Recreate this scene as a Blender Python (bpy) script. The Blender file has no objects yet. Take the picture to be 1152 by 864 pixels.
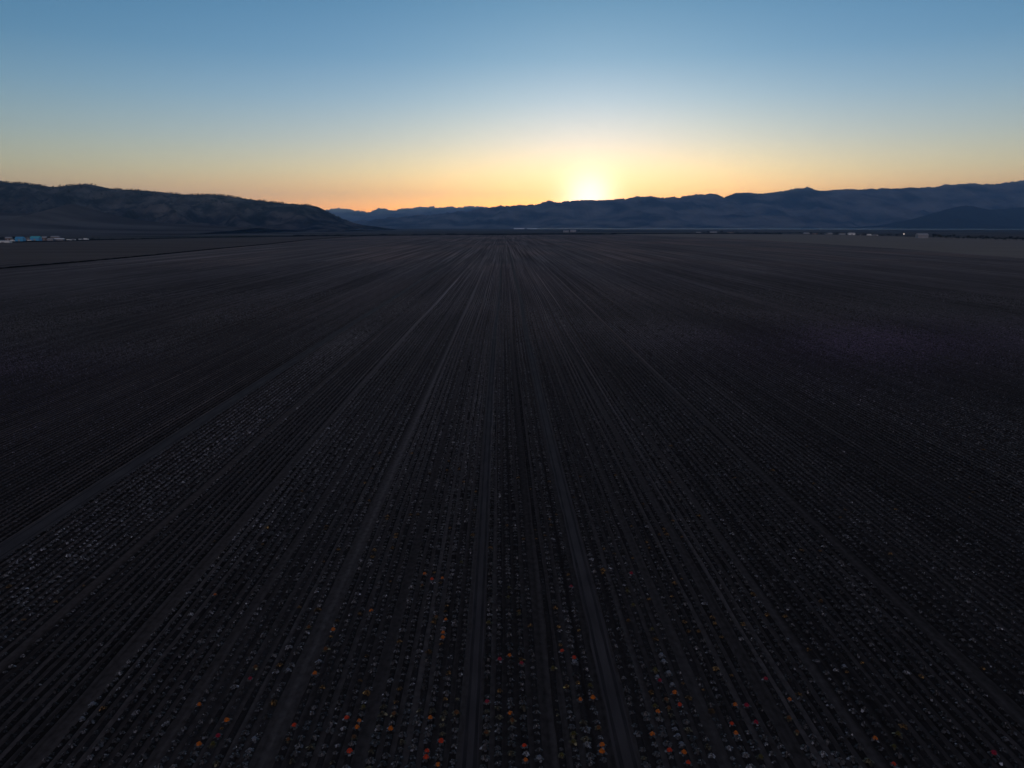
import bpy, math, random
import numpy as np
from mathutils import Vector, Matrix, noise

R = math.radians
random.seed(11)
rng = np.random.default_rng(11)
scene = bpy.context.scene
C = scene.collection

# ------------------------------------------------------------------ camera
H = 25.0
F, CX, CY = 800.0, 576.0, 432.0
YH = 255.0
PITCH = math.atan((CY - YH) / F)
PSI = math.atan(9.0 / F * math.cos(PITCH))
cam_d = bpy.data.cameras.new('camera')
cam = bpy.data.objects.new('camera', cam_d)
C.objects.link(cam)
cam_d.sensor_width = 36.0
cam_d.lens = F / 1152.0 * 36.0
cam_d.clip_start = 0.5
cam_d.clip_end = 90000.0
cam.location = (0, 0, H)
cam.rotation_euler = (math.pi / 2 - PITCH, 0, -PSI)
scene.camera = cam
RM = cam.rotation_euler.to_matrix()


def ray(px, py):
    return RM @ Vector(((px - CX) / F, -(py - CY) / F, -1.0))


def gnd(px, py, z=0.0):
    d = ray(px, py)
    t = (z - H) / d.z
    return Vector((d.x * t, d.y * t, z))


def at_dist(px, py, Y):
    d = ray(px, py)
    t = Y / d.y
    return Vector((d.x * t, Y, H + d.z * t))


def u2x(u):            # slope in the picture -> sideways metres
    return u * H / math.cos(PITCH)


# ------------------------------------------------------------------ tags
def tag(o, label=None, cat=None, group=None, kind=None):
    if label: o['label'] = label
    if cat: o['category'] = cat
    if group: o['group'] = group
    if kind: o['kind'] = kind
    return o


def link_mesh(name, me, mat=None, parent=None):
    o = bpy.data.objects.new(name, me)
    C.objects.link(o)
    if mat is not None and not me.materials:
        me.materials.append(mat)
    if parent is not None:
        o.parent = parent
    return o


def mesh(name, verts, faces, mat=None, smooth=False):
    me = bpy.data.meshes.new(name)
    me.from_pydata([tuple(v) for v in verts], [], faces)
    if smooth:
        me.polygons.foreach_set('use_smooth', [True] * len(me.polygons))
    me.update()
    if mat is not None:
        me.materials.append(mat)
    return me


# ------------------------------------------------------------------ materials
def mat_base(name, rough=0.9, spec=0.2):
    m = bpy.data.materials.new(name)
    m.use_nodes = True
    nt = m.node_tree
    b = nt.nodes['Principled BSDF']
    b.inputs['Roughness'].default_value = rough
    b.inputs['Specular IOR Level'].default_value = spec
    return m, nt, b


def N(nt, typ, **kw):
    n = nt.nodes.new(typ)
    for k, v in kw.items():
        setattr(n, k, v)
    return n


def noise_mat(name, c0, c1, scale=(1, 1, 1), detail=6, rough=0.9, spec=0.15, lo=0.35, hi=0.65,
              bump=0.0, bscale=None, bdist=0.1, c2=None, scale2=(1, 1, 1)):
    m, nt, b = mat_base(name, rough, spec)
    tc = N(nt, 'ShaderNodeNewGeometry')
    mp = N(nt, 'ShaderNodeMapping')
    mp.inputs['Scale'].default_value = scale
    nz = N(nt, 'ShaderNodeTexNoise')
    nz.inputs['Scale'].default_value = 1.0
    nz.inputs['Detail'].default_value = detail
    mr = N(nt, 'ShaderNodeMapRange')
    mr.inputs[1].default_value = lo
    mr.inputs[2].default_value = hi
    mx = N(nt, 'ShaderNodeMix', data_type='RGBA')
    mx.inputs[6].default_value = (*c0, 1)
    mx.inputs[7].default_value = (*c1, 1)
    L = nt.links.new
    L(tc.outputs['Position'], mp.inputs['Vector'])
    L(mp.outputs[0], nz.inputs['Vector'])
    L(nz.outputs['Fac'], mr.inputs[0])
    L(mr.outputs[0], mx.inputs[0])
    out = mx.outputs[2]
    if c2 is not None:
        mp2 = N(nt, 'ShaderNodeMapping')
        mp2.inputs['Scale'].default_value = scale2
        n2 = N(nt, 'ShaderNodeTexNoise')
        n2.inputs['Scale'].default_value = 1.0
        n2.inputs['Detail'].default_value = 4
        mr2 = N(nt, 'ShaderNodeMapRange')
        mr2.inputs[1].default_value = 0.42
        mr2.inputs[2].default_value = 0.62
        mx2 = N(nt, 'ShaderNodeMix', data_type='RGBA')
        mx2.inputs[7].default_value = (*c2, 1)
        L(tc.outputs['Position'], mp2.inputs['Vector'])
        L(mp2.outputs[0], n2.inputs['Vector'])
        L(n2.outputs['Fac'], mr2.inputs[0])
        L(mr2.outputs[0], mx2.inputs[0])
        L(out, mx2.inputs[6])
        out = mx2.outputs[2]
    L(out, b.inputs['Base Color'])
    if bump > 0:
        mp3 = N(nt, 'ShaderNodeMapping')
        mp3.inputs['Scale'].default_value = bscale or scale
        n3 = N(nt, 'ShaderNodeTexNoise')
        n3.inputs['Scale'].default_value = 1.0
        n3.inputs['Detail'].default_value = 5
        bp = N(nt, 'ShaderNodeBump')
        bp.inputs['Strength'].default_value = bump
        bp.inputs['Distance'].default_value = bdist
        L(tc.outputs['Position'], mp3.inputs['Vector'])
        L(mp3.outputs[0], n3.inputs['Vector'])
        L(n3.outputs['Fac'], bp.inputs['Height'])
        L(bp.outputs[0], b.inputs['Normal'])
    return m


def plain(name, col, rough=0.6, spec=0.3, var=0.25, s=1.5):
    c = [max(0, x * (1 - var)) for x in col]
    d = [min(1, x * (1 + var)) for x in col]
    return noise_mat(name, c, d, (s, s, s), 4, rough, spec)


M_ground = noise_mat('plain_soil', (.075, .070, .068), (.13, .12, .115), (.0016, .005, 1), 6, 1.0, 0.0,
                     c2=(.035, .042, .036), scale2=(.0009, .0035, 1))
M_track = noise_mat('track_soil', (.040, .034, .034), (.060, .051, .050), (1.2, .25, 1), 6, .95, .1,
                    bump=.6, bscale=(6, 3, 1), bdist=.05)
M_rut = noise_mat('rut_soil', (.020, .017, .018), (.034, .029, .029), (2.5, .5, 1), 5, .95, .1)
M_fallow = noise_mat('fallow_soil', (.19, .166, .14), (.23, .202, .17), (.01, .05, 1), 6, 1.0, 0.0)
M_bank = noise_mat('bank_scrub', (.006, .006, .006), (.014, .014, .012), (.1, .1, .3), 5, 1.0, 0.0)
M_hill = noise_mat('hill_scrub', (.025, .023, .025), (.12, .107, .10), (.006, .005, .012), 8, 1.0, 0.0,
                   c2=(.004, .006, .006), scale2=(.012, .006, .02), bump=1, bscale=(.012, .012, .012), bdist=30)
M_fan = noise_mat('fan_soil', (.085, .08, .078), (.115, .108, .104), (.004, .004, .01), 6, 1.0, 0.0,
                  c2=(.045, .04, .04), scale2=(.0015, .006, .01))
M_mount = noise_mat('mountain_rock', (.006, .006, .008), (.15, .14, .13), (.0016, .0012, .004), 9, 1.0, 0.0, .38, .6,
                    bump=1, bscale=(.003, .003, .004), bdist=120)
M_leafstuff, _nt, _b = mat_base('leaf_attr', .75, .25)
_a = N(_nt, 'ShaderNodeAttribute'); _a.attribute_name = 'Col'
_nt.links.new(_a.outputs['Color'], _b.inputs['Base Color'])


def leaf_mat(name, col, rough=.6, spec=.4, attr=False):
    m, nt, b = mat_base(name, rough, spec)
    L = nt.links.new
    g = N(nt, 'ShaderNodeNewGeometry')
    n = N(nt, 'ShaderNodeTexNoise'); n.inputs['Scale'].default_value = 9
    mr = N(nt, 'ShaderNodeMapRange'); mr.inputs[3].default_value = .45; mr.inputs[4].default_value = 1.5
    mx = N(nt, 'ShaderNodeMix', data_type='RGBA', blend_type='MULTIPLY')
    mx.inputs[0].default_value = 1
    mx.inputs[6].default_value = (*col, 1)
    L(g.outputs['Position'], n.inputs['Vector']); L(n.outputs['Fac'], mr.inputs[0])
    L(mr.outputs[0], mx.inputs[7])
    out = mx.outputs[2]
    if attr:
        at = N(nt, 'ShaderNodeAttribute'); at.attribute_name = 'Col'
        m2 = N(nt, 'ShaderNodeMix', data_type='RGBA', blend_type='MULTIPLY'); m2.inputs[0].default_value = 1
        L(out, m2.inputs[6]); L(at.outputs['Color'], m2.inputs[7]); out = m2.outputs[2]
    L(out, b.inputs['Base Color'])
    return m


# far part of the field: stripes that run with the rows
def field_material():
    m, nt, b = mat_base('ploughed_field', 1.0, .0)
    L = nt.links.new
    g = N(nt, 'ShaderNodeNewGeometry')
    sep = N(nt, 'ShaderNodeSeparateXYZ'); L(g.outputs['Position'], sep.inputs[0])

    def stripes(sx, sy, detail):
        mp = N(nt, 'ShaderNodeMapping'); mp.inputs['Scale'].default_value = (sx, sy, 1)
        n = N(nt, 'ShaderNodeTexNoise'); n.inputs['Scale'].default_value = 1; n.inputs['Detail'].default_value = detail
        L(g.outputs['Position'], mp.inputs['Vector']); L(mp.outputs[0], n.inputs['Vector'])
        return n.outputs['Fac']
    a = stripes(.11, .0011, 3)
    c = stripes(.55, .004, 3)
    f = stripes(3.0, 2.0, 6)
    patch = stripes(.012, .004, 3)

    def mr(i, l, h, x, y):
        r = N(nt, 'ShaderNodeMapRange'); r.inputs[1].default_value = l; r.inputs[2].default_value = h
        r.inputs[3].default_value = x; r.inputs[4].default_value = y; L(i, r.inputs[0]); return r.outputs[0]

    def mul(p, q):
        r = N(nt, 'ShaderNodeMath', operation='MULTIPLY'); L(p, r.inputs[0]); L(q, r.inputs[1]); return r.outputs[0]
    v = mul(mul(mul(mr(a, .35, .65, .78, 1.22), mr(stripes(1.5, .002, 2), .35, .65, .65, 1.35)), mr(c, .35, .65, .7, 1.3)), mul(mr(f, .3, .7, .7, 1.3), mr(patch, .3, .7, .8, 1.2)))
    # field lightens with distance: haze and grazing light put into the soil colour
    
    v = mul(v, mr(sep.outputs['Y'], 40, 260, .78, 2.3))      # darker near, lighter far out, as painted distance light
    mx = N(nt, 'ShaderNodeMix', data_type='RGBA', blend_type='MULTIPLY'); mx.inputs[0].default_value = 1
    col = N(nt, 'ShaderNodeMix', data_type='RGBA')
    col.inputs[6].default_value = (.064, .056, .053, 1); col.inputs[7].default_value = (.070, .055, .049, 1)
    L(mr(patch, .45, .6, 0, 1), col.inputs[0])
    L(col.outputs[2], mx.inputs[6]); L(v, mx.inputs[7])
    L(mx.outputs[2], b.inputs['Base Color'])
    bp = N(nt, 'ShaderNodeBump'); bp.inputs['Strength'].default_value = .5; bp.inputs['Distance'].default_value = .06
    L(f, bp.inputs['Height']); L(bp.outputs[0], b.inputs['Normal'])
    return m


M_field = field_material()

# ------------------------------------------------------------------ world, sun
SUN_PX = 662.0
sd = ray(SUN_PX, YH)
SUN_AZ = math.atan2(sd.x, sd.y)            # clockwise from +Y
SUN_EL = R(1.85)
sun_dir = Vector((math.sin(SUN_AZ) * math.cos(SUN_EL), math.cos(SUN_AZ) * math.cos(SUN_EL), math.sin(SUN_EL)))
w = bpy.data.worlds.new('World')
scene.world = w
w.use_nodes = True
nt = w.node_tree
bg = nt.nodes['Background']
sky = N(nt, 'ShaderNodeTexSky', sky_type='NISHITA')
sky.sun_disc = False
sky.sun_elevation = SUN_EL
sky.sun_rotation = SUN_AZ
sky.altitude = 300
sky.air_density = 1.0
sky.dust_density = 0.6
sky.ozone_density = 2.0
# aureole: forward-scattered light round the sun
L = nt.links.new
tcw = N(nt, 'ShaderNodeTexCoord')
dot = N(nt, 'ShaderNodeVectorMath', operation='DOT_PRODUCT')
dot.inputs[1].default_value = (math.sin(SUN_AZ) * math.cos(R(1.5)), math.cos(SUN_AZ) * math.cos(R(1.5)), math.sin(R(1.5)))
L(tcw.outputs['Generated'], dot.inputs[0])


def lobe(power, strength, col, back=False):
    p = N(nt, 'ShaderNodeMath', operation='MAXIMUM'); p.inputs[1].default_value = 0.0
    d_ = dot.outputs['Value']
    if back:
        m_ = N(nt, 'ShaderNodeMath', operation='MULTIPLY'); m_.inputs[1].default_value = -1.0
        L(d_, m_.inputs[0]); d_ = m_.outputs[0]
    L(d_, p.inputs[0])
    q = N(nt, 'ShaderNodeMath', operation='POWER'); q.inputs[1].default_value = power
    L(p.outputs[0], q.inputs[0])
    s = N(nt, 'ShaderNodeVectorMath', operation='SCALE')
    s.inputs[0].default_value = [c * strength for c in col]
    L(q.outputs[0], s.inputs['Scale'])
    return s.outputs[0]


def addv(a, b):
    n = N(nt, 'ShaderNodeVectorMath', operation='ADD'); L(a, n.inputs[0]); L(b, n.inputs[1]); return n.outputs[0]


SKY_K = 0.10
# model sky tinted by elevation; unseen overhead part warmed to light the ground
sepw = N(nt, 'ShaderNodeSeparateXYZ'); L(tcw.outputs['Generated'], sepw.inputs[0])
ramp = N(nt, 'ShaderNodeValToRGB')
mrw = N(nt, 'ShaderNodeMapRange'); mrw.inputs[1].default_value = 0; mrw.inputs[2].default_value = 1.0
L(sepw.outputs['Z'], mrw.inputs[0]); L(mrw.outputs[0], ramp.inputs[0])
stops = [(.02, (4.1, 2.95, 2.8)), (.07, (3.15, 2.95, 3.1)), (.11, (2.45, 2.6, 3.15)), (.16, (1.75, 2.28, 3.0)), (.21, (1.2, 1.95, 2.7)), (.27, (.95, 1.78, 2.45)), (.42, (1.4, 1.7, 2.2)), (.75, (2.6, 2.2, 2.2))]
els = ramp.color_ramp.elements
while len(els) < len(stops): els.new(.5)
for e, (z, c) in zip(els, stops):
    e.position = z; e.color = (c[0] / 5, c[1] / 5, c[2] / 5, 1)
tint = N(nt, 'ShaderNodeVectorMath', operation='SCALE'); tint.inputs['Scale'].default_value = 5.0
L(ramp.outputs[0], tint.inputs[0])
near_sun = addv(lobe(14, 1, (-.36, -.10, .10)), lobe(90, 1, (-.08, -.13, .12)))
one = N(nt, 'ShaderNodeVectorMath', operation='ADD'); one.inputs[1].default_value = (1, 1, 1); L(near_sun, one.inputs[0])


def mulv(a, b):
    n = N(nt, 'ShaderNodeVectorMath', operation='MULTIPLY'); L(a, n.inputs[0]); L(b, n.inputs[1]); return n.outputs[0]


acc = mulv(mulv(sky.outputs[0], tint.outputs[0]), one.outputs[0])
for pw, st, col in [(2000, 24, (1, .95, 1.0)), (420, 2.3, (1, .76, .46)), (90, .65, (1, .55, .30))]:
    acc = addv(acc, lobe(pw, st, col))
# warm glow added opposite the sun (unseen, behind the camera) to light the field
acc = addv(acc, lobe(1.5, 1.0, (4.4, 2.8, 2.2), True))
L(acc, bg.inputs['Color'])
bg.inputs['Strength'].default_value = SKY_K

sl = bpy.data.lights.new('sun', 'SUN')
sl.energy = 2.0
sl.angle = R(0.5)
sl.color = (1, .72, .45)
so = bpy.data.objects.new('sun', sl)
C.objects.link(so)
so.rotation_euler = (-sun_dir).to_track_quat('-Z', 'Y').to_euler()
so.location = (0, 0, 60)

# ------------------------------------------------------------------ haze
def box_mesh(name, x0, x1, y0, y1, z0, z1, mat=None):
    v = [(x, y, z) for z in (z0, z1) for (x, y) in ((x0, y0), (x1, y0), (x1, y1), (x0, y1))]
    f = [(3, 2, 1, 0), (4, 5, 6, 7), (0, 1, 5, 4), (1, 2, 6, 5), (2, 3, 7, 6), (3, 0, 4, 7)]
    return mesh(name, v, f, mat)


mh = bpy.data.materials.new('haze_air')
mh.use_nodes = True
hn = mh.node_tree
hn.nodes.remove(hn.nodes['Principled BSDF'])
pv = hn.nodes.new('ShaderNodeVolumePrincipled')
pv.inputs['Color'].default_value = (.34, .60, 1.0, 1)
pv.inputs['Density'].default_value = 4.0e-5
pv.inputs['Anisotropy'].default_value = 0.35
hn.links.new(pv.outputs[0], hn.nodes['Material Output'].inputs['Volume'])
haze = link_mesh('haze', box_mesh('haze', -29000, 29000, -900, 29000, -1.5, 1300, mh))
tag(haze, kind='stuff')

# ------------------------------------------------------------------ ground sheets
gm = mesh('ground', [(-28500, -800, 0), (28500, -800, 0), (28500, 28500, 0), (-28500, 28500, 0)], [(0, 1, 2, 3)], M_ground)
tag(link_mesh('ground', gm), kind='structure')


def poly_sheet(name, pts, z, mat):
    return tag(link_mesh(name, mesh(name, [(p[0], p[1], z) for p in pts], [tuple(range(len(pts)))], mat)), kind='structure')


DITCH = [(-260, 328), (0, 302.5), (90, 295), (170, 287.5), (250, 279.5), (300, 275), (345, 270), (400, 266), (440, 264.3)]
FALLOW = [(690, 264), (740, 265.3), (830, 269), (900, 273), (1000, 279), (1152, 290.5), (1420, 312)]
edgeL = [gnd(*p) for p in DITCH]
edgeR = [gnd(*p) for p in FALLOW]
fp = [(-900, -150)] + [(p.x, p.y) for p in edgeL] + [(p.x, p.y) for p in edgeR] + [(900, -150)]
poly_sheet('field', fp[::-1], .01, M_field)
fr = [gnd(*p) for p in [(1420, 281), (1152, 269), (1050, 267), (940, 264.2), (820, 262.8), (720, 262.6)]]
poly_sheet('fallow_field', ([(p.x, p.y) for p in edgeR] + [(p.x, p.y) for p in fr])[::-1], .016, M_fallow)
# brownish stubble strip beyond the ditch on the left
M_stub = noise_mat('stubble', (.095, .082, .072), (.13, .112, .10), (.004, .02, 1), 6, 1, 0)
fl = [gnd(*p) for p in [(440, 263.9), (300, 267), (120, 270), (0, 273.5), (-260, 282)]]
poly_sheet('stubble_field', ([(p.x, p.y) for p in fl] + [(p.x, p.y) for p in edgeL])[::-1], .012, M_stub)


# low scrubby banks: cross-section swept along a line, height noisy
def bank(name, pts, h, wd, mat, seed=0, step=6.0, jag=.5):
    P = [Vector((p.x, p.y, 0)) for p in pts]
    out = [P[0]]
    for a, b in zip(P, P[1:]):
        n = max(1, int((b - a).length / step))
        for i in range(1, n + 1):
            out.append(a.lerp(b, i / n))
    vs, fs = [], []
    prof = [(-1, -.02), (-.6, .62), (-.1, 1), (.4, .8), (1, -.02)]
    for i, p in enumerate(out):
        a = out[max(0, i - 1)]; b = out[min(len(out) - 1, i + 1)]
        t = (b - a).normalized(); nrm = Vector((-t.y, t.x, 0))
        hh = h * (1 + jag * noise.noise(Vector((i * .37, seed, 0))) + jag * .6 * noise.noise(Vector((i * 1.7, seed, 3))))
        for (o, z) in prof:
            q = p + nrm * o * wd * (1 + .3 * noise.noise(Vector((i * .8, o, seed))))
            vs.append((q.x, q.y, z * hh if z > 0 else -.05))
    k = len(prof)
    for i in range(len(out) - 1):
        for j in range(k - 1):
            a = i * k + j
            fs.append((a, a + 1, a + k + 1, a + k))
    return link_mesh(name, mesh(name, vs, fs, mat))


b1 = bank('ditch_bank', edgeL, .9, 1.5, M_bank, 1, 3.0)
tag(b1, kind='structure')
b2 = bank('field_edge_bank', [gnd(*p) for p in [(330, 266.0), (430, 265.2), (500, 264.4), (560, 264.3), (620, 263.8), (680, 263.6), (740, 263.3), (800, 263.2), (880, 263.6)]],
          3.2, 6, M_bank, 5, 10, .9)
tag(b2, kind='structure')
b3 = bank('plain_edge_bank', [gnd(*p) for p in [(-60, 273.8), (60, 271.8), (110, 270.2), (170, 268.6), (260, 267), (330, 266.2)]], 1.6, 4, M_bank, 9, 8, .9)
tag(b3, kind='structure')

# ------------------------------------------------------------------ mountains
def interp(pts, x):
    if x <= pts[0][0]: return pts[0][1]
    for (a, ya), (b, yb) in zip(pts, pts[1:]):
        if x <= b:
            t = (x - a) / (b - a)
            return ya + (yb - ya) * t
    return pts[-1][1]


def range_mesh(name, outline, D, front, back, ncol, nrow, mat, jag=1.0, spur=.35, sscale=900, power=1.5, seed=0, Dfun=None, jagpx=.5):
    p0, p1 = outline[0][0], outline[-1][0]
    vs, fs = [], []
    for i in range(ncol + 1):
        px = p0 + (p1 - p0) * i / ncol
        py = interp(outline, px)
        py += jagpx * ((noise.fractal(Vector((px * .09, seed, 0)), 1.0, 2.0, 5) + .7 * noise.fractal(Vector((px * .45, seed, 5)), .8, 2.0, 4))) * (1 if py < YH - 4 else .2)
        Dc = Dfun(px) if Dfun else D
        c = at_dist(px, min(py, YH + 1.5), Dc)
        zc = max(c.z, .5)
        for j in range(nrow + 1):
            t = j / round(nrow * .8)
            if t <= 1:
                y = c.y - (1 - t) * front
                s = t ** power
                wx = c.x + 260 * noise.noise(Vector((c.x / 1500, y / 1500, seed)))
                r = noise.ridged_multi_fractal(Vector((wx / sscale, y / (sscale * 2.4), seed)), 1.0, 2.1, 6, 1.0, 2.0) * .5
                z = zc * (s + spur * (r - .55) * math.sin(math.pi * min(1, t * 1.0)) ** .8)
            else:
                y = c.y + (t - 1) * 4 * back
                z = zc * (1 - (t - 1) * 4 * .9)
            vs.append((c.x, y, max(z, 0) - 1.0))
    k = nrow + 1
    for i in range(ncol):
        for j in range(nrow):
            a = i * k + j
            fs.append((a, a + k, a + k + 1, a + 1))
    return tag(link_mesh(name, mesh(name, vs, fs, mat, True)), kind='structure')


FAR = [(330, 250), (352, 240), (364, 236), (382, 233.8), (393, 235.5), (404, 237.8), (412, 238.2), (420, 236), (432, 234.4), (440, 236), (447, 236.6),
       (455, 234), (470, 233.2), (483, 232.4), (500, 233), (520, 232.6), (536, 231.8), (552, 233), (580, 232), (620, 231), (700, 232)]
range_mesh('far_mountains', FAR, 24000, 5000, 2500, 320, 40, M_mount, spur=.3, sscale=1800, seed=3, jagpx=1.8)
MAIN = [(380, 252), (400, 249), (430, 246), (460, 243), (490, 241), (520, 238), (545, 234), (556, 232.3), (576, 231), (600, 230.2), (612, 227), (620, 226.4),
        (630, 227), (642, 225.8), (660, 224.6), (680, 225), (694, 224), (712, 222), (727, 220.8), (733, 220.4), (740, 222.4), (750, 221.6), (757, 221),
        (764, 222), (775, 219.8), (790, 218.4), (800, 217.6), (814, 221), (822, 219), (834, 216.8), (841, 216), (850, 218), (860, 217.6), (880, 214.6),
        (896, 212.6), (904, 210.8), (908, 209.4), (912, 211.6), (920, 214.6), (935, 214), (950, 212.4), (965, 213.8), (980, 212), (1000, 212), (1015, 212),
        (1022, 210.6), (1036, 211.4), (1045, 209.8), (1054, 210.4), (1066, 207.6), (1090, 206.4), (1104, 207), (1120, 207), (1135, 205.4), (1152, 202.8),
        (1200, 200), (1280, 203), (1400, 198), (1520, 210)]
range_mesh('mountains', MAIN, 14500, 3600, 3000, 1300, 65, M_mount, spur=.5, sscale=1100, power=1.35, seed=12, jagpx=1.7)
SPUR = [(985, 254.5), (1010, 251), (1030, 246), (1045, 241.5), (1058, 237.5), (1072, 233.5), (1086, 231), (1100, 233), (1115, 236), (1130, 235), (1152, 233),
        (1200, 228), (1300, 226), (1400, 232)]
range_mesh('foothill', SPUR, 10000, 1500, 1200, 240, 40, M_bank, spur=.35, sscale=600, seed=21, jagpx=.6)

HILL = [(-330, 215), (-200, 207), (-90, 209), (0, 204.8), (25, 206), (45, 208.6), (60, 210.4), (80, 208.4), (96, 207), (108, 208.6), (125, 212), (145, 213.2), (160, 214.2),
        (180, 215.6), (195, 217.6), (210, 218.5), (232, 218.6), (250, 219.4), (262, 221.2), (275, 223.4), (288, 225), (300, 226.4), (318, 228.4),
        (335, 229.8), (348, 230.6), (356, 232), (363, 235), (372, 240), (382, 245), (394, 249.5), (408, 253), (425, 255)]
HD = lambda px: 4300 + 600 * max(0, min(1, (px) / 400))
hill = range_mesh('hills', HILL, 4300, 1300, 900, 800, 75, M_hill, spur=.8, sscale=260, power=1.15, seed=31, Dfun=HD, jagpx=.5)
FAN = [(-330, 232), (-120, 236), (0, 239), (30, 239.6), (56, 239.4), (63, 235.5), (72, 230.5), (80, 228.6), (92, 231.5), (105, 235.6), (125, 241), (150, 246.2), (180, 250), (215, 252.4),
       (250, 254), (288, 256)]
range_mesh('hill_slope', FAN, 2950, 900, 700, 300, 40, M_fan, spur=.10, sscale=420, power=1.7, seed=41, jagpx=.3)

# ------------------------------------------------------------------ trees on the hill tops: one far wood
deps = bpy.context.evaluated_depsgraph_get()


def clump_arrays(center, r, n, rg, flat=.8, size=.5):
    """n small leaf faces spread through a crown's volume"""
    d = rg.normal(size=(n, 3)); d /= np.linalg.norm(d, axis=1)[:, None]
    rad = r * rg.uniform(.35, 1.0, (n, 1)) ** .6
    p = center + d * rad * np.array([1, 1, flat])
    a = rg.normal(size=(n, 3)); a /= np.linalg.norm(a, axis=1)[:, None]
    b = np.cross(a, rg.normal(size=(n, 3))); b /= np.linalg.norm(b, axis=1)[:, None]
    s = size * rg.uniform(.6, 1.3, (n, 1))
    q = np.stack([p - a * s, p + b * s * .6, p + a * s, p - b * s * .6], axis=1)
    return q.reshape(-1, 3)


def quads_mesh(name, V, mat, cols=None):
    n = len(V) // 4
    me = bpy.data.meshes.new(name)
    me.vertices.add(len(V)); me.vertices.foreach_set('co', V.astype(np.float32).ravel())
    me.loops.add(len(V)); me.loops.foreach_set('vertex_index', np.arange(len(V), dtype=np.int32))
    me.polygons.add(n); me.polygons.foreach_set('loop_start', np.arange(0, 4 * n, 4, dtype=np.int32))
    if cols is not None:
        at = me.color_attributes.new('Col', 'FLOAT_COLOR', 'CORNER')
        c4 = np.ones((len(V), 4), np.float32); c4[:, :3] = cols
        at.data.foreach_set('color', c4.ravel())
    me.update(calc_edges=True)
    me.materials.append(mat)
    return me


M_tree = leaf_mat('tree_leaves', (.012, .015, .012), .9, .05)
hv = np.array([v.co[:] for v in hill.data.vertices]).reshape(801, 76, 3)
wood = []
rg = np.random.default_rng(5)
for _ in range(5200):
    i = rg.integers(0, 790)
    crest = rg.random() < .13
    if crest:
        j = 60
    else:
        j = int(60 * rg.uniform(.35, 1) ** .55)
    c = hv[i, min(j, 60)]
    if j < 60 and noise.noise(Vector((c[0] / 170, c[1] / 210, 4))) < .0 + (1 - j / 60) * .6:
        continue
    if crest and noise.noise(Vector((c[0] / 130, 0, 9))) < -.12:
        continue
    if c[2] < 60:
        continue
    h = rg.uniform(5, 10) * (1 if c[2] > 60 else .5)
    wood.append(clump_arrays(c + np.array([rg.uniform(-4, 4), rg.uniform(-6, 6), h * .45]), h * .55, 14, rg, 1.0, h * .3))
wo = link_mesh('hillside_wood', quads_mesh('hillside_wood', np.concatenate(wood), M_tree))
tag(wo, 'dark scattered trees and scrub covering the upper left hills', 'wood', kind='stuff')

# ------------------------------------------------------------------ crop rows
SP = .0255
lanes = [(-.0895, -.0565, 'lane'), (.2005, .2435, 'lane'), (-.282, -.270, 'gap'), (.072, .090, 'gap'), (.392, .409, 'gap'),
         (.682, .699, 'gap'), (-.672, -.656, 'gap'), (-1.155, -1.135, 'gap'), (-1.59, -1.515, 'lane'), (.55, .556, 'gap'),
         (-.462, -.44, 'gap'), (-.90, -.875, 'gap'), (1.05, 1.06, 'gap')]
lanes.sort()
UMAX = 15.5


def rows():
    res = []
    u = -UMAX
    li = [l for l in lanes]
    while u < UMAX:
        hit = next((l for l in li if l[0] - SP * .35 < u < l[1] + SP * .35), None)
        if hit:
            u = hit[1] + SP * .45
            res.append(u)
            u += SP
            continue
        res.append(u)
        u += SP
    return [r for r in res if not any(l[0] < r < l[1] for l in lanes)]


ROWS = rows()


def wob(Y):
    Y = np.asarray(Y, float)
    return -.3 * np.exp(-((Y - 140) / 60) ** 2) + .06 * np.sin(Y / 17.0) + .12 * np.sin(Y / 41.0 + 1)


# bare wheel tracks as their own strips, with two wheel ruts each
def strip(name, xa, xb, y0, y1, z, mat, step=2.0, jag=.0):
    n = int((y1 - y0) / step)
    ys = np.linspace(y0, y1, n + 1)
    wv = wob(ys)
    vs, fs = [], []
    for k, (y, ww) in enumerate(zip(ys, wv)):
        ja = jag * noise.noise(Vector((xa, y * .35, 0))); jb = jag * noise.noise(Vector((xb, y * .35, 7)))
        vs += [(xa + ww + ja, y, z), (xb + ww + jb, y, z)]
    for k in range(n):
        fs.append((2 * k, 2 * k + 1, 2 * k + 3, 2 * k + 2))
    return tag(link_mesh(name, mesh(name, vs, fs, mat)), kind='structure')


for a, b, t in lanes:
    if t == 'lane':
        xa, xb = u2x(a), u2x(b)
        far = 900 if a < -1.4 or a > .1 else 700
        strip('wheel_track', xa, xb, 15, far, .020, M_track, 2.0, .16)
        for fx in (.2, .8):
            xm = xa + (xb - xa) * fx
            strip('wheel_rut', xm - .09, xm + .09, 15, 160, .026, M_rut, 1.0, .04)

# furrow ridges: each row stands on a low earth ridge (field surface itself)
def row_style(u):
    """brightness, size"""
    r = random.Random(int(round(u * 10000)))
    br = r.uniform(.8, 1.15); sz = r.uniform(.85, 1.1)
    if -1.47 < u < -1.2: br *= 1.45; sz *= 1.05
    elif -1.12 < u < -.9: br *= .55; sz *= .85
    elif -.9 < u < -.80: br *= 1.2
    elif .09 < u < .11: br *= .5; sz *= .6
    if u < -1.6: br *= .75; sz *= .8
    if u > .75: br *= .8
    return br, sz


STY = {u: row_style(u) for u in ROWS}
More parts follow.
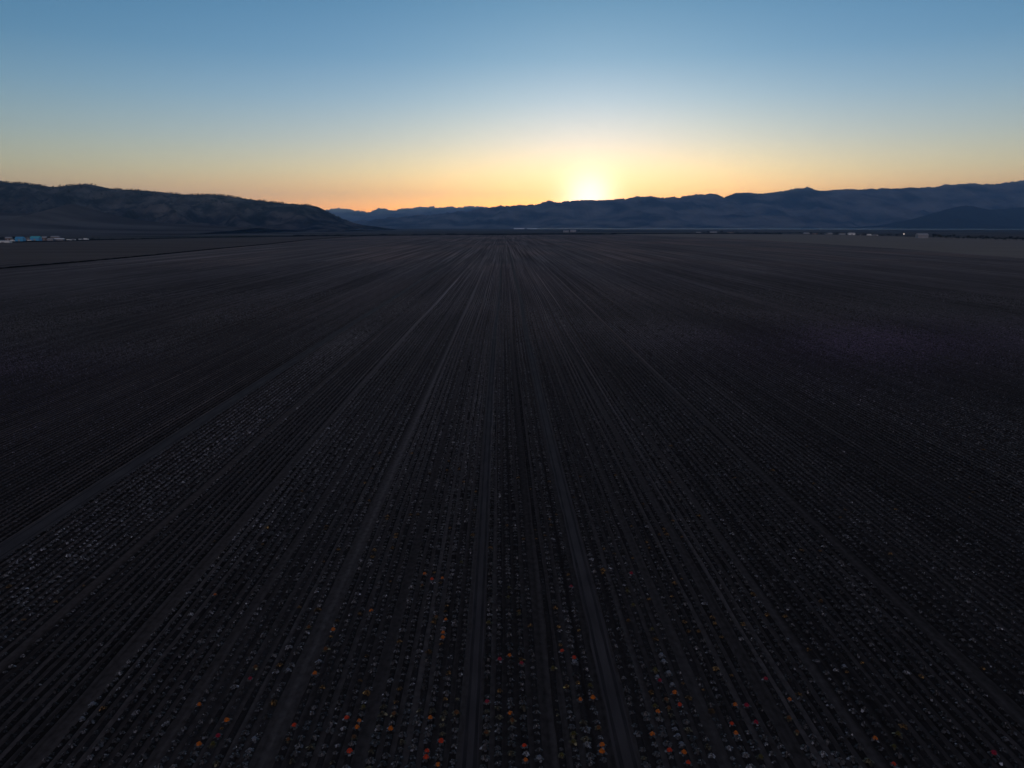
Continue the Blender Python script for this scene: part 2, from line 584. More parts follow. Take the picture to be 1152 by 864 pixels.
# earth ridges under the rows, one continuous furrow surface
RVs, RFs, RCs, off = [], [], [], 0
for u in ROWS:
    x = u2x(u)
    rr_ = random.Random(int(u * 77777))
    ystart = max(20.0, abs(x) / .84 - 12)
    yend = rr_.uniform(420, 560)
    if ystart > yend - 10: continue
    ys = [ystart]
    while ys[-1] < yend: ys.append(ys[-1] + max(1.0, ys[-1] * .022))
    ys = np.array(ys)
    xx = x + wob(ys) + np.interp(ys, ys[::7], rng.normal(0, .035, len(ys[::7])))
    n = len(ys)
    hh = .085 + rng.normal(0, .015, n)
    wd = .175 + rng.normal(0, .015, n)
    P = np.zeros((n, 4, 3))
    P[:, :, 1] = ys[:, None]
    P[:, 0, 0] = xx - wd; P[:, 1, 0] = xx - .08; P[:, 2, 0] = xx + .09; P[:, 3, 0] = xx + wd
    P[:, 0, 2] = .008; P[:, 3, 2] = .008; P[:, 1, 2] = hh; P[:, 2, 2] = hh * .9
    bed = noise.noise(Vector((x * .11, 3, 0))) * .35 + noise.noise(Vector((x * .7, 9, 0))) * .3
    slow = np.array([noise.noise(Vector((x * .05, y * .008, 5))) for y in ys[::6]])
    rv_ = rr_.uniform(-1, 1)
    val = (1 + bed * .75) * (1 + rv_ * np.interp(ys, [50, 140], [.15, .32])) * (1 + .35 * np.interp(ys, ys[::6], slow)) * np.exp(rng.normal(0, .12, n))
    val *= np.interp(np.hypot(ys, x), [50, 90, 150, 230, 330, 450], [.95, 1.1, 1.7, 2.8, 3.7, 4.5])  # ridges lighten with distance: haze and grazing light put into their colour
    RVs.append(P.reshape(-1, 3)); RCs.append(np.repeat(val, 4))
    i0 = off + (np.arange(n - 1) * 4)[:, None] + np.arange(3)[None, :]
    i0 = i0.ravel()
    RFs.append(np.stack([i0, i0 + 1, i0 + 5, i0 + 4], 1))
    off += n * 4
RV = np.concatenate(RVs); RF = np.concatenate(RFs); RC = np.concatenate(RCs)
me = bpy.data.meshes.new('furrow')
me.vertices.add(len(RV)); me.vertices.foreach_set('co', RV.astype(np.float32).ravel())
me.loops.add(RF.size); me.loops.foreach_set('vertex_index', RF.astype(np.int32).ravel())
me.polygons.add(len(RF)); me.polygons.foreach_set('loop_start', np.arange(0, RF.size, 4, dtype=np.int32))
at = me.color_attributes.new('Col', 'FLOAT_COLOR', 'POINT')
c4 = np.ones((len(RV), 4), np.float32); c4[:, :3] = RC[:, None]
at.data.foreach_set('color', c4.ravel())
me.update(calc_edges=True)
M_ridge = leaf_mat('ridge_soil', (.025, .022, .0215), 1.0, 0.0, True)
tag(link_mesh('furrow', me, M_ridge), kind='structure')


# plant templates ------------------------------------------------
def plant_template(nleaf, rg, rad=.24, hgt=.22, broad=1.0, up=.5):
    """leafy mound: arching leaves round a centre, quads (n*2 quads)"""
    Q = []
    for i in range(nleaf):
        a = 2.39996 * i + rg.uniform(-.4, .4)
        k = (i + .5) / nleaf                      # 0 inner .. 1 outer
        ln = rad * (.45 + .6 * k) * rg.uniform(.8, 1.15)
        base = hgt * (1.0 - .75 * k)
        tip = base * .55 + rg.uniform(-.03, .05)
        mid = base + hgt * .35 * rg.uniform(.3, 1.2) * up * 2
        d = np.array([math.cos(a), math.sin(a), 0]); s = np.array([-d[1], d[0], 0])
        wd = ln * .38 * broad * rg.uniform(.8, 1.2)
        tw = rg.uniform(-.03, .03)
        p0 = d * .02 + np.array([0, 0, base * .6])
        p1 = d * ln * .55 + np.array([0, 0, mid])
        p2 = d * ln + np.array([0, 0, max(.01, tip)])
        up1 = np.array([0, 0, tw])
        Q += [p0 - s * wd * .3, p0 + s * wd * .3, p1 + s * wd + up1, p1 - s * wd - up1,
              p1 - s * wd - up1, p1 + s * wd + up1, p2 + s * wd * .62, p2 - s * wd * .62]
    return np.array(Q)


T_near = [plant_template(20, rg, broad=.8, hgt=.13, rad=.23) for _ in range(8)]
T_mid = [plant_template(9, rg, broad=1.0, hgt=.16) for _ in range(6)]
T_far = [plant_template(4, rg, broad=1.9, rad=.26) for _ in range(4)]

GREY = np.array([.054, .052, .054])


def in_view(x, y, m=40):
    v = RM.transposed() @ Vector((x, y, -H + .1))
    px = CX + F * v.x / -v.z; py = CY - F * v.y / -v.z
    return -m < px < 1152 + m and -m < py < 864 + m * 1.2, px, py


# coloured plants seen in the photograph (picture position -> ground, snapped on its row)
COL = []
def addc(ox, oy, s, items):
    for (x, y, c) in items:
        COL.append((ox + x / s, oy + y / s, c))
addc(520, 720, 6, [(230, 115, 'crimson'), (305, 165, 'orange'), (372, 175, 'crimson'), (690, 45, 'red'), (783, 165, 'red'), (785, 200, 'white'),
                   (828, 470, 'orange'), (310, 575, 'orange'), (320, 622, 'amber'), (385, 712, 'red'), (395, 800, 'orange'), (490, 820, 'white'),
                   (150, 470, 'crimson'), (150, 682, 'amber'), (780, 605, 'yellow'), (780, 655, 'yellow'), (710, 820, 'yellow'), (635, 250, 'yellow')])
addc(660, 720, 6, [(80, 470, 'orange'), (60, 375, 'yellow'), (115, 740, 'orange'), (140, 840, 'orange'), (105, 670, 'amber'), (430, 720, 'orange'),
                   (430, 180, 'yellow'), (465, 280, 'crimson'), (490, 148, 'white'), (512, 190, 'white'), (447, 222, 'white'), (578, 400, 'orange'),
                   (588, 445, 'amber'), (607, 490, 'red'), (508, 440, 'amber'), (515, 478, 'orange'), (570, 340, 'white'), (630, 575, 'white'),
                   (662, 675, 'white'), (682, 725, 'white'), (600, 750, 'red'), (705, 828, 'red'), (703, 772, 'orange'), (540, 260, 'white'), (440, 490, 'yellow')])
addc(400, 720, 6, [(45, 505, 'orange'), (35, 555, 'orange'), (12, 635, 'amber'), (210, 665, 'orange'), (228, 560, 'amber'), (463, 570, 'orange'),
                   (540, 675, 'red'), (518, 770, 'red'), (603, 830, 'orange'), (505, 838, 'red'), (645, 550, 'amber'), (612, 15, 'orange'), (60, 435, 'yellow')])
addc(400, 600, 2.88, [(53, 245, 'orange'), (355, 85, 'yellow'), (300, 285, 'orange'), (240, 285, 'amber'), (262, 165, 'orange'), (262, 140, 'red'),
                      (232, 155, 'orange'), (293, 350, 'orange'), (490, 200, 'yellow'), (491, 225, 'yellow'), (425, 305, 'yellow'), (708, 190, 'crimson'),
                      (893, 150, 'crimson'), (880, 190, 'yellow'), (895, 230, 'yellow'), (955, 330, 'yellow'), (200, 185, 'amber'), (545, 250, 'yellow')])
addc(0, 600, 2.88, [(680, 225, 'orange'), (800, 470, 'amber'), (933, 455, 'white'), (1075, 300, 'orange'), (1012, 437, 'orange'), (932, 620, 'red'),
                    (622, 590, 'orange'), (700, 645, 'orange'), (675, 695, 'crimson'), (630, 700, 'orange'), (660, 715, 'yellow'), (855, 690, 'white'),
                    (945, 675, 'amber'), (1122, 628, 'red'), (1140, 703, 'red'), (1035, 375, 'amber'), (1030, 325, 'amber'), (217, 637, 'white'),
                    (240, 608, 'white'), (775, 508, 'crimson'), (1018, 415, 'white')])
addc(800, 600, 3.273, [(80, 607, 'orange'), (137, 650, 'crimson'), (175, 728, 'crimson'), (98, 748, 'red'), (112, 772, 'orange'), (190, 505, 'crimson'),
                       (270, 650, 'amber'), (325, 665, 'orange'), (305, 713, 'amber'), (165, 790, 'yellow'), (397, 852, 'yellow'), (617, 745, 'orange'),
                       (637, 835, 'red'), (700, 770, 'yellow'), (677, 802, 'yellow'), (515, 510, 'white'), (1033, 797, 'crimson'), (660, 850, 'white')])

BL = {'orange': (.48, .11, .005), 'red': (.48, .034, .005), 'crimson': (.26, .006, .025), 'amber': (.11, .042, .012),
      'yellow': (.06, .048, .006), 'white': (.15, .16, .185)}
WORD = {'orange': 'bright orange', 'red': 'orange-red', 'crimson': 'crimson', 'amber': 'dull amber', 'yellow': 'dull yellow', 'white': 'pale white'}
M_bl = {k: leaf_mat(k + '_petals', v, .7, .2) for k, v in BL.items()}
M_leaf = [leaf_mat(n_, c_, .6, .3, True) for n_, c_ in (('grey_leaf', (.062, .060, .062)), ('pale_leaf', (.095, .095, .10)), ('olive_leaf', (.06, .05, .028)), ('dark_leaf', (.035, .037, .04)))]
ra = np.array(ROWS) * H / math.cos(PITCH)

cells = {}                    # (row index, k) -> colour
STEP = .56
for (px, py, c) in COL:
    g = gnd(px, py, .15)
    xr = g.x - float(wob(g.y))
    i = int(np.argmin(abs(ra - xr)))
    k = int(round((g.y) / STEP))
    while (i, k) in cells: k += 1
    cells[(i, k)] = c


def plant_pos(i, k):
    r = random.Random(i * 7919 + k)
    y = (k + (i * .6180339) % 1.0) * STEP * (1 + .02 * math.sin(i * 2.3)) + r.uniform(-.12, .12)
    x = ra[i] + float(wob(y)) + r.uniform(-.05, .05)
    return x, y, r


# nearest grey plants that show in the picture
near = []
for i in range(len(ROWS)):
    for k in range(int(24 / STEP), int(60 / STEP)):
        x, y, r = plant_pos(i, k)
        ok, px, py = in_view(x, y, 2)
        if not ok or (i, k) in cells: continue
        if r.random() < .05: continue
        near.append((math.hypot(x, y), i, k))
near.sort()
INDIV = set((i, k) for _, i, k in near[:240])

# prototype meshes
def tmesh(name, Q, mat):
    lf = np.exp(rg.normal(-.3, .75, (len(Q) // 8, 1, 1)))  # per-leaf tone; the bright leaves carry glints in their colour
    return quads_mesh(name, Q, mat, np.broadcast_to(lf, (len(Q) // 8, 8, 3)).reshape(-1, 3))


leafmeshes = [[tmesh('leaves', T_near[v], m) for v in range(4)] for m in M_leaf]


def petal_dome(rg, rad=.115):
    Q = []
    for ring, (rr, zz, n) in enumerate([(.25, .19, 5), (.62, .18, 8), (1.0, .145, 11)]):
        for q in range(n):
            a = 2 * math.pi * q / n + rg.uniform(-.25, .25) + ring
            d = np.array([math.cos(a), math.sin(a), 0]); s = np.array([-d[1], d[0], 0])
            c = d * rad * rr * .75 + np.array([0, 0, zz + rg.uniform(-.015, .02)])
            out = d * rad * .38 + np.array([0, 0, .01 - .022 * ring])
            ww = rad * .27
            Q += [c - out * .6 - s * ww * .6, c - out * .6 + s * ww * .6, c + out + s * ww, c + out - s * ww]
    return np.array(Q)


domes = {c: [tmesh('blossom', petal_dome(rg), M_bl[c]) for _ in range(3)] for c in BL}

GREYLAB = 'small dark grey-green leafy plant at the near end of its crop row'
for (i, k) in sorted(INDIV):
    x, y, r = plant_pos(i, k)
    br, sz = STY[ROWS[i]]
    q = r.random() * br
    mi = 3 if q < .25 else (0 if q < .75 else 1)
    if r.random() < .10: mi = 2
    o = link_mesh('leafy_plant', leafmeshes[mi][r.randrange(4)])
    o.location = (x, y, .05); o.rotation_euler = (0, 0, r.uniform(0, 6.28))
    s = sz * r.uniform(.7, 1.15)
    o.scale = (s, s, s * r.uniform(.8, 1.2))
    tag(o, GREYLAB, 'plant', 'plain leafy plants at the near ends of the rows')

# coloured plants, each with foliage and a blossom part; label built from its row and rank
trackL = u2x(-.073); trackR = u2x(.222)


def ordn(n):
    w = ['', 'first', 'second', 'third', 'fourth', 'fifth', 'sixth', 'seventh', 'eighth', 'ninth', 'tenth', 'eleventh', 'twelfth']
    return w[n] if n < len(w) else (str(n) + ('th' if 10 <= n % 100 <= 20 else {1: 'st', 2: 'nd', 3: 'rd'}.get(n % 10, 'th')))


byrow = {}
for (i, k), c in cells.items():
    byrow.setdefault((i, c), []).append(k)
nL = [i for i in range(len(ROWS)) if ra[i] < trackL]; nM = [i for i in range(len(ROWS)) if trackL < ra[i] < trackR]
nR = [i for i in range(len(ROWS)) if ra[i] > trackR]
for (i, k), c in sorted(cells.items()):
    x, y, r = plant_pos(i, k)
    if i in nL: where = ordn(nL[-1] - i + 1) + ' row left of the left centre track'
    elif i in nM: where = ordn(i - nM[0] + 1) + ' row right of the left centre track'
    else: where = ordn(i - nR[0] + 1) + ' row right of the right centre track'
    ks = sorted(byrow[(i, c)])
    if len(ks) == 1: rk = ', its row\'s only one'
    else:
        n = ks.index(k)
        rk = ', nearest' if n == 0 else ', ' + ordn(n + 1) + ' nearest'
    lab = WORD[c] + ' plant in ' + where + rk
    root = link_mesh('flowering_plant', leafmeshes[2 if c in ('yellow', 'amber') else 0][r.randrange(4)])
    root.location = (x, y, .05); root.rotation_euler = (0, 0, r.uniform(0, 6.28))
    s = r.uniform(.85, 1.15)
    root.scale = (s, s, s)
    tag(root, lab, 'flowering plant', c + ' blossomed plants in the crop rows')
    link_mesh('blossom', domes[c][r.randrange(3)], None, root)

# all the other plants: past a few hundred they are one mass
def mass(y0, y1, tmpl, name, dens=1.0):
    nrg = np.random.default_rng(int(y0))
    Vs, Cs = [], []
    for i, u in enumerate(ROWS):
        br, sz = STY[u]
        ks = np.arange(int(y0 / STEP), int(y1 / STEP))
        if abs(ra[i]) > y1 * .86 + 6: continue
        pts = []
        for k in ks:
            if (i, k) in cells or (i, k) in INDIV: continue
            yy = k * STEP
            if abs(ra[i] - .011 * yy) > yy * .76 + 8: continue
            x, y, r = plant_pos(i, int(k))
            if r.random() < .05 + max(0, (yy - 150) / 150): continue
            gap = noise.noise(Vector((ra[i] * .9, y * .06, 2)))
            if gap < -.62 and r.random() < .7: continue
            pts.append((x, y, r.uniform(0, 6.283), r.random(), gap))
        if not pts: continue
        P = np.array(pts)
        n = len(P)
        tid = nrg.integers(0, len(tmpl), n)
        patch = np.array([noise.noise(Vector((a[0] * .045, a[1] * .02, 8))) for a in P])
        for t in range(len(tmpl)):
            m = tid == t
            if not m.any(): continue
            T = tmpl[t]; Pm = P[m]
            s = sz * nrg.uniform(.65, 1.15, (len(Pm), 1)) * (1 + .2 * patch[m][:, None])
            c, sn = np.cos(Pm[:, 2:3]), np.sin(Pm[:, 2:3])
            X = T[None, :, 0] * c - T[None, :, 1] * sn
            Y = T[None, :, 0] * sn + T[None, :, 1] * c
            Z = T[None, :, 2] * nrg.uniform(.8, 1.2, (len(Pm), 1))
            V = np.stack([X * s + Pm[:, 0:1], Y * s + Pm[:, 1:2], Z * s + .05], axis=2)
            flat = .08 if y0 > 100 else (.3 if abs(u) > 1.5 else (.55 if y0 > 60 else 1))
            lum = (br + (1 - br) * np.clip((Pm[:, 1:2] - 110) / 90, 0, 1)) * (1 + .9 * np.clip((Pm[:, 1:2] - 60) / 90, 0, 1)) * (1 + flat * (nrg.uniform(.5, 1.4, (len(Pm), 1)) ** 1.3 - .95)) * (1 + .6 * patch[m][:, None])  # plants lightened farther off: haze and grazing light put into the colour
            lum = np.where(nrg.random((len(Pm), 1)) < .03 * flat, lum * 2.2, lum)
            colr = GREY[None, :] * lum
            warm = nrg.random(len(Pm)) < (.07 if abs(u) < .55 else .012) * np.clip(1.6 - Pm[:, 1] / 55, 0, 1)
            colr[warm] = np.array([.10, .055, .018]) * nrg.uniform(.6, 1.4, (warm.sum(), 1))
            # violet blooms in two far beds
            vio = np.exp(-((ra[i] / Pm[:, 1] + 1.0 * .9) / .35) ** 2) * np.exp(-((Pm[:, 1] - 115) / 35) ** 2) + \
                np.exp(-((ra[i] / Pm[:, 1] - .55) / .25) ** 2) * np.exp(-((Pm[:, 1] - 150) / 40) ** 2)
            vio = np.clip(vio, 0, 1)[:, None]
            colr = colr * (1 - vio) + (colr * np.array([1.1, .88, 1.35])) * vio
            # each leaf its own tone, the brightest being glints painted into the colour
            nl = T.shape[0] // 8
            lf = np.exp(nrg.normal(-.2 if y0 > 60 else -.35, .3 if y0 > 100 else (.5 if y0 > 60 else .8), (len(Pm), nl, 1, 1)))
            cc = colr[:, None, None, :] * lf
            cc = np.broadcast_to(cc, (len(Pm), nl, 8, 3)).reshape(-1, 3)
            Vs.append(V.reshape(-1, 3)); Cs.append(cc)
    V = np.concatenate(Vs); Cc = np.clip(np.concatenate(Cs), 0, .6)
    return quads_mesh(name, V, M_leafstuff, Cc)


o = link_mesh('crop_plants', mass(20, 62, T_near, 'crop_near'))
tag(o, 'countless small leafy plants in long rows over the near field', 'crop', kind='stuff')
o = link_mesh('crop_plants', mass(62, 120, T_mid, 'crop_mid'))
tag(o, 'countless leafy plants in narrowing rows over the middle of the field', 'crop', kind='stuff')
o = link_mesh('crop_plants', mass(120, 300, T_far, 'crop_far'))
tag(o, 'fine rows of crop plants fading into the far field', 'crop', kind='stuff')

# ------------------------------------------------------------------ far farm buildings, vehicles, trees
M_pale = plain('pale_wall', (.24, .25, .28)); M_white = plain('white_paint', (.75, .78, .8)); M_blue = plain('blue_sheet', (.06, .34, .62))
M_cyan = plain('cyan_sheet', (.07, .45, .55)); M_dark = plain('dark_roof', (.05, .05, .055)); M_grey = plain('grey_roof', (.28, .29, .31))
M_brick = plain('brown_wall', (.16, .11, .09)); M_tyre = plain('tyre_rubber', (.02, .02, .02)); M_glass = plain('dark_glass', (.03, .035, .04), .2, .6)
M_trunk = plain('bark', (.06, .045, .035), 1, 0)


def bx(name, x0, x1, y0, y1, z0, z1, mat, par): return link_mesh(name, box_mesh(name, x0, x1, y0, y1, z0, z1, mat), None, par)


def empty(name, loc, rz=0):
    o = bpy.data.objects.new(name, None); C.objects.link(o); o.location = loc; o.rotation_euler = (0, 0, rz); return o


def gable(name, w, d, z, rise, mat, par, over=.5):
    x, y = w / 2 + over, d / 2 + over
    v = [(-x, -y, z), (x, -y, z), (x, y, z), (-x, y, z), (-x, 0, z + rise), (x, 0, z + rise),
         (-x, -y, z + .25), (x, -y, z + .25), (x, y, z + .25), (-x, y, z + .25)]
    f = [(3, 2, 1, 0), (0, 1, 7, 6), (2, 3, 9, 8), (6, 7, 5, 4), (8, 9, 4, 5), (0, 6, 4, 9, 3), (1, 2, 8, 5, 7)]
    return link_mesh(name, mesh(name, v, f, mat), None, par)


def building(name, px, pyb, wpx, hpx, wall, roof, label, cat, depth=.6, rz=0, group=None):
    p = gnd(px, pyb)
    k = p.y / F
    w, h = wpx * k, hpx * k
    d = w * depth
    t = empty(name, (p.x, p.y + d / 2, 0), rz)
    tag(t, label, cat, group)
    hw = h * .66
    bx('wall', -w / 2, w / 2, -d / 2, d / 2, -.1, hw, wall, t)
    gable('roof', w, d, hw, h - hw, roof, t, .02 * w)
    dr = bx('door', -w * .1, w * .1, -d / 2 - .12, -d / 2 - .02, 0, hw * .7, M_grey, t)
    for sx in ((-.33, .33) if cat == 'house' else ()):
        wn = bx('window', w * sx - w * .07, w * sx + w * .07, -d / 2 - .1, -d / 2 - .02, hw * .4, hw * .72, M_glass, t)
    return t


def truck(px, pyb, wpx, hpx, box, label, cat='truck', name='parked_truck', group=None):
    p = gnd(px, pyb); k = p.y / F
    w, h = wpx * k, hpx * k
    t = empty(name, (p.x, p.y, 0)); tag(t, label, cat, group)
    r = h * .14
    bx('cargo_box', -w * .5, w * .22, -1.3, 1.3, r * 1.6, h, box, t)
    v = [(w * .25, z) for z in ()]
    cabh = h * .8
    vs = []
    for y in (-1.2, 1.2):
        vs += [(w * .25, y, r * 1.4), (w * .5, y, r * 1.4), (w * .5, y, cabh * .6), (w * .42, y, cabh), (w * .25, y, cabh)]
    fs = [(4, 3, 2, 1, 0), (5, 6, 7, 8, 9)] + [(i, (i + 1) % 5, 5 + (i + 1) % 5, 5 + i) for i in range(5)]
    cab = link_mesh('cab', mesh('cab', vs, fs, M_white), None, t)
    bx('windscreen', w * .27, w * .40, -1.24, -1.21, cabh * .6, cabh * .9, M_glass, cab)
    for wx in (-.36, -.1, .36):
        for sy in (-1.15, 1.15):
            vs, n = [], 12
            for s2 in (-.18, .18):
                vs += [(w * wx + r * math.cos(2 * math.pi * q / n), sy + s2, r + r * math.sin(2 * math.pi * q / n)) for q in range(n)]
            fs = [tuple(range(n))[::-1], tuple(range(n, 2 * n))] + [(q, (q + 1) % n, n + (q + 1) % n, n + q) for q in range(n)]
            link_mesh('wheel', mesh('wheel', vs, fs, M_tyre), None, t)
    return t


def tree(px, pyb, wpx, hpx, label, group, seed):
    p = gnd(px, pyb); k = p.y / F
    w, h = wpx * k, hpx * k
    rr = np.random.default_rng(seed)
    t = empty('tree', (p.x, p.y, 0)); tag(t, label, 'tree', group)
    vs, fs, n = [], [], 6
    for (z, r) in ((-.1, .05 * h), (h * .3, .035 * h), (h * .7, .012 * h)):
        vs += [(r * math.cos(q * math.pi / 3) + .02 * z, r * math.sin(q * math.pi / 3), z) for q in range(n)]
    for l in range(2):
        fs += [(l * n + q, l * n + (q + 1) % n, (l + 1) * n + (q + 1) % n, (l + 1) * n + q) for q in range(n)]
    link_mesh('trunk', mesh('trunk', vs, fs, M_trunk), None, t)
    A = []
    for _ in range(7):
        c = np.array([rr.uniform(-.3, .3) * w, rr.uniform(-.3, .3) * w, h * rr.uniform(.35, .8)])
        A.append(clump_arrays(c, min(w, h) * rr.uniform(.18, .3), 40, rr, .8, h * .06))
    link_mesh('crown', quads_mesh('crown', np.concatenate(A), M_tree), None, t)
    return t


# left settlement
G1 = 'farm sheds of the far left settlement'
building('shed', 3, 273, 15, 2.2, M_white, M_white, 'long low white shed at the left picture edge', 'shed', .3)
building('shed', 21.5, 271.8, 8.5, 5.2, M_blue, M_blue, 'bright blue shed, second building from the left picture edge', 'shed', group=G1)
building('shed', 39, 271, 9.5, 5.0, M_blue, M_cyan, 'turquoise roofed shed right of the bright blue shed', 'shed', group=G1)
building('house', 9, 271, 6, 4.2, M_brick, M_grey, 'grey roofed brown house left of the bright blue shed', 'house', group=G1)
building('house', 30, 270.2, 4.5, 4.0, M_pale, M_dark, 'small dark roofed pale house between the blue and turquoise sheds', 'house', group=G1)
building('house', 49.5, 270.6, 5.5, 4.4, M_brick, M_grey, 'grey roofed brown house directly right of the turquoise shed', 'house', group=G1)
building('shed', 56.5, 271.0, 6, 3.0, M_pale, M_grey, 'low grey roofed shed left of the longest pale shed', 'shed', group=G1)
building('shed', 65, 270.9, 12, 2.8, M_pale, M_white, 'long pale shed with white roof near the parked trucks', 'shed', .3, group=G1)
building('house', 61, 269.8, 8, 4.2, M_brick, M_grey, 'brown house with wide grey roof behind the long pale shed', 'house', group=G1)
truck(14.5, 272.0, 4, 2.2, M_white, 'white box truck between the brown house and the bright blue shed')
truck(34, 271.8, 5, 1.8, M_white, 'white box truck in front of the turquoise shed')
truck(78, 270.9, 5, 1.7, M_white, 'white truck just right of the long pale shed')
truck(83, 270.5, 4.4, 1.7, M_pale, 'grey truck second right of the long pale shed')
truck(91, 270.4, 5, 1.6, M_white, 'white truck third right of the long pale shed')
truck(97, 269.9, 5, 1.8, M_white, 'white truck standing farthest right in the left settlement')
for n, (px, wp, hp, lab) in enumerate([(2, 6, 5, 'dark tree at the left picture edge behind the white shed'),
                                       (15.5, 5, 4.6, 'dark tree left of the bright blue shed'),
                                       (27.5, 4.5, 5.2, 'dark tree right against the bright blue shed'),
                                       (45.8, 4, 5.6, 'dark tree right against the turquoise shed'),
                                       (55, 5, 4.6, 'dark tree behind the low grey roofed shed'),
                                       (72, 5, 3.6, 'dark tree at the right end of the long pale shed'),
                                       (87, 4, 2.6, 'small dark tree between the two pairs of trucks'),
                                       (104, 5, 3.2, 'dark bushy tree just right of the last truck on the left'),
                                       (111, 7, 3.0, 'wide low dark tree right of the left settlement'),
                                       (124, 8, 2.2, 'low dark tree standing apart right of the left settlement')]):
    tree(px, 270.6 - max(0, px - 60) * .006, wp, hp, lab, 'trees in the left settlement', 100 + n)

# bright long greenhouse far off at the mountain foot
def greenhouse(px0, px1, pyb, hm, label):
    a, b = gnd(px0, pyb), gnd(px1, pyb)
    w = b.x - a.x; d = 60
    t = empty('greenhouse', ((a.x + b.x) / 2, a.y, 0)); tag(t, label, 'greenhouse', 'greenhouses at the mountain foot')
    n = 10
    vs, fs = [], []
    for x in (-w / 2, w / 2):
        vs += [(x, -d / 2 * math.cos(math.pi * q / n), hm * math.sin(math.pi * q / n) - .05) for q in range(n + 1)]
    fs = [(q, q + 1, n + 2 + q, n + 1 + q) for q in range(n)]
    link_mesh('roof', mesh('roof', vs, fs, M_film, True), None, t)
    for x in (-w / 2, w / 2):
        vs = [(x, -d / 2 * math.cos(math.pi * q / n), hm * math.sin(math.pi * q / n) - .05) for q in range(n + 1)]
        link_mesh('end_wall', mesh('end_wall', vs, [tuple(range(n + 1))], M_film), None, t)


M_film, _, _b2 = mat_base('plastic_film', .25, .8); _b2.inputs['Base Color'].default_value = (.8, .82, .85, 1)
greenhouse(578, 590, 257.6, 9, 'bright pale greenhouse below the mountain, left one')
greenhouse(593, 604, 257.6, 6, 'pale greenhouse below the mountain, right one')

# a long sheet of water along the mountain foot
mw, wn, wb = mat_base('water', .12, .5); wb.inputs['Base Color'].default_value = (.02, .03, .04, 1)
wpts = [gnd(*p) for p in [(600, 257.6), (780, 257.9), (980, 258.2), (1200, 258.3), (1200, 257.1), (980, 256.9), (780, 256.8), (600, 256.9)]]
poly_sheet('water', [(p.x, p.y) for p in wpts], .6, mw)

# centre farm
G2 = 'farm buildings at the far centre end of the field'
building('house', 637, 261.4, 6, 2.0, M_pale, M_grey, 'small pale house beyond the field end under the sunset, left one', 'house', group=G2)
building('shed', 645, 261.2, 6, 2.6, M_pale, M_grey, 'taller grey roofed shed beyond the field end under the sunset', 'shed', group=G2)
tree(641, 261, 3.5, 3, 'dark tree between the two far centre buildings', 'trees beyond the field end', 130)
tree(651, 261.2, 4, 2.6, 'dark tree right of the two far centre buildings', 'trees beyond the field end', 131)
# right-hand farms
G3 = 'farm buildings along the far right of the plain'
names = [(786, 262, 5, 1.5, M_pale, 'leftmost tiny pale shed of the far right farms'),
         (803, 262, 7, 1.6, M_pale, 'tiny pale shed, second from left of the far right farms'),
         (822, 262.4, 6, 1.4, M_brick, 'low brown shed, third from left of the far right farms'),
         (908, 263.2, 6, 1.6, M_grey, 'low grey shed left of the dark roofed farm row'),
         (917, 263.6, 5, 1.9, M_brick, 'brown shed at the left of the dark roofed farm row'),
         (933, 263.8, 7, 1.9, M_pale, 'pale shed, second of the farm row on the right'),
         (948, 264.2, 6, 2.6, M_grey, 'grey shed left of the white fronted shed'),
         (958.5, 264.4, 7, 2.8, M_white, 'white fronted shed in the middle of the right farm row'),
         (968, 264.8, 6, 2.0, M_dark, 'dark low shed right of the white fronted shed')]
for n, (px, py, wp, hp, wl, lab) in enumerate(names):
    building('shed', px, py, wp, hp, wl, M_grey if n % 2 else M_dark, lab, 'shed', .5, group=G3)
truck(978, 265.3, 6, 1.9, M_white, 'white truck left of the lone lit lamp')
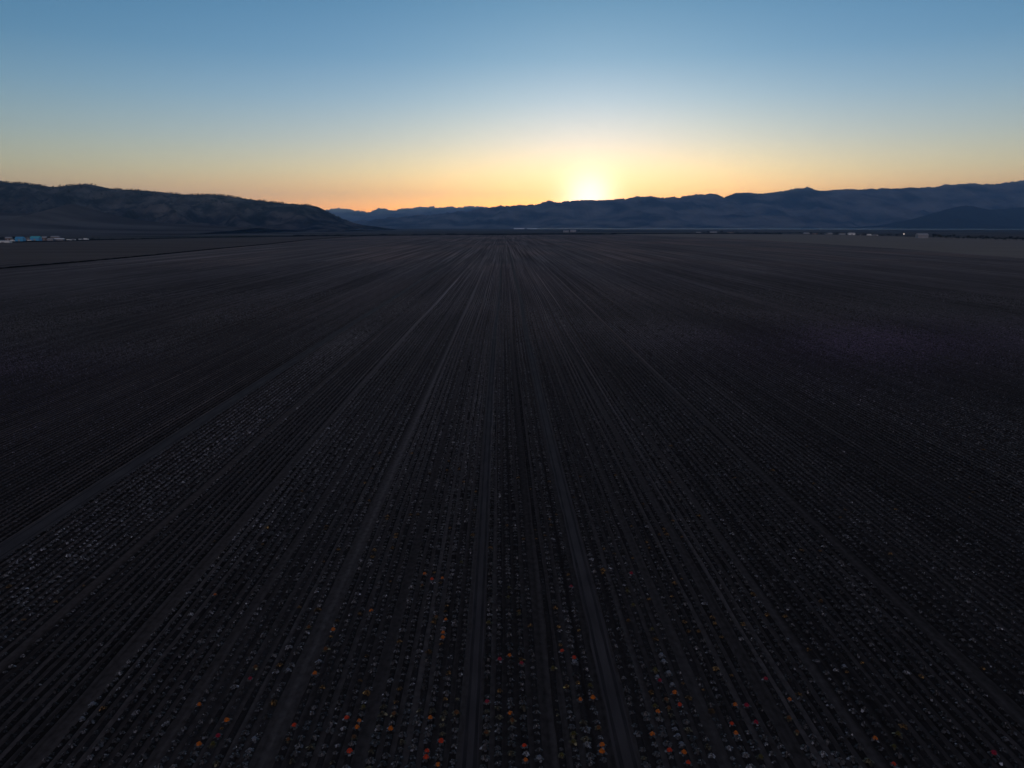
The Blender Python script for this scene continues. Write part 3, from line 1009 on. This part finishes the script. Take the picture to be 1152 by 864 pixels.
truck(985, 265.5, 5, 1.7, M_pale, 'pale grey truck just left of the lone lit lamp')
building('shed', 1038.5, 268.0, 11.5, 5.2, M_pale, M_grey, 'big pale shed left of the dark tree belt on the right', 'shed', .5)
# lamp
p = gnd(1016, 266.2); k = p.y / F
lt = empty('street_lamp', (p.x, p.y, 0)); tag(lt, 'tall lamp with a small lit white head left of the big pale shed', 'lamp')
bx('pole', -.15, .15, -.15, .15, 0, 3.0 * k, M_grey, lt)
bx('arm', -.1, .1, -2.0, -.16, 3.0 * k - .3, 3.0 * k - .1, M_grey, lt)
me_, en, eb = mat_base('lamp_glow', .5); eb.inputs['Emission Color'].default_value = (1, .85, .72, 1); eb.inputs['Emission Strength'].default_value = .6
bx('lamp_head', -1.3, 1.3, -3.2, -2.0, 3.0 * k - 1.4, 3.0 * k + .9, me_, lt)

TR = []
for n in range(26):
    TR.append((1050 + n * 4.3 + random.uniform(-1, 1), 268 + n * .14, random.uniform(5, 8), random.uniform(3.2, 5.6)))
for n, (px, py, wp, hp) in enumerate(TR):
    big = 'taller' if hp > 4.4 else 'lower'
    tree(px, py, wp, hp, '%s dark tree, %s from the left in the belt right of the pale shed' % (big, ordn(n + 1)), 'dark tree belt on the far right', 200 + n)
XT = [(792, 262.3), (797, 262.1), (812, 262.4), (829, 262.6), (838, 262.8), (850, 262.8), (862, 263), (875, 263), (888, 263.2), (900, 263.4), (912, 263.6),
      (924, 264), (929, 264.1), (941, 264.4), (952.8, 264.8), (973, 265.3), (992, 265.8), (1000, 266), (1008, 266.2), (1023, 266.8), (1029, 267.2)]
for n, (px, py) in enumerate(XT):
    tree(px, py, random.uniform(4, 8), random.uniform(1.6, 3.2), 'small dark tree, %s from the left along the far right farms' % ordn(n + 1), 'trees along the far right farms', 300 + n)

# ------------------------------------------------------------------ view
vs_ = scene.view_settings
vs_.view_transform = 'Standard'
vs_.look = 'None'
vs_.gamma = 1
vs_.use_curve_mapping = False
vs_.exposure = 0.0
scene.cycles.volume_bounces = 1
scene.cycles.max_bounces = 6
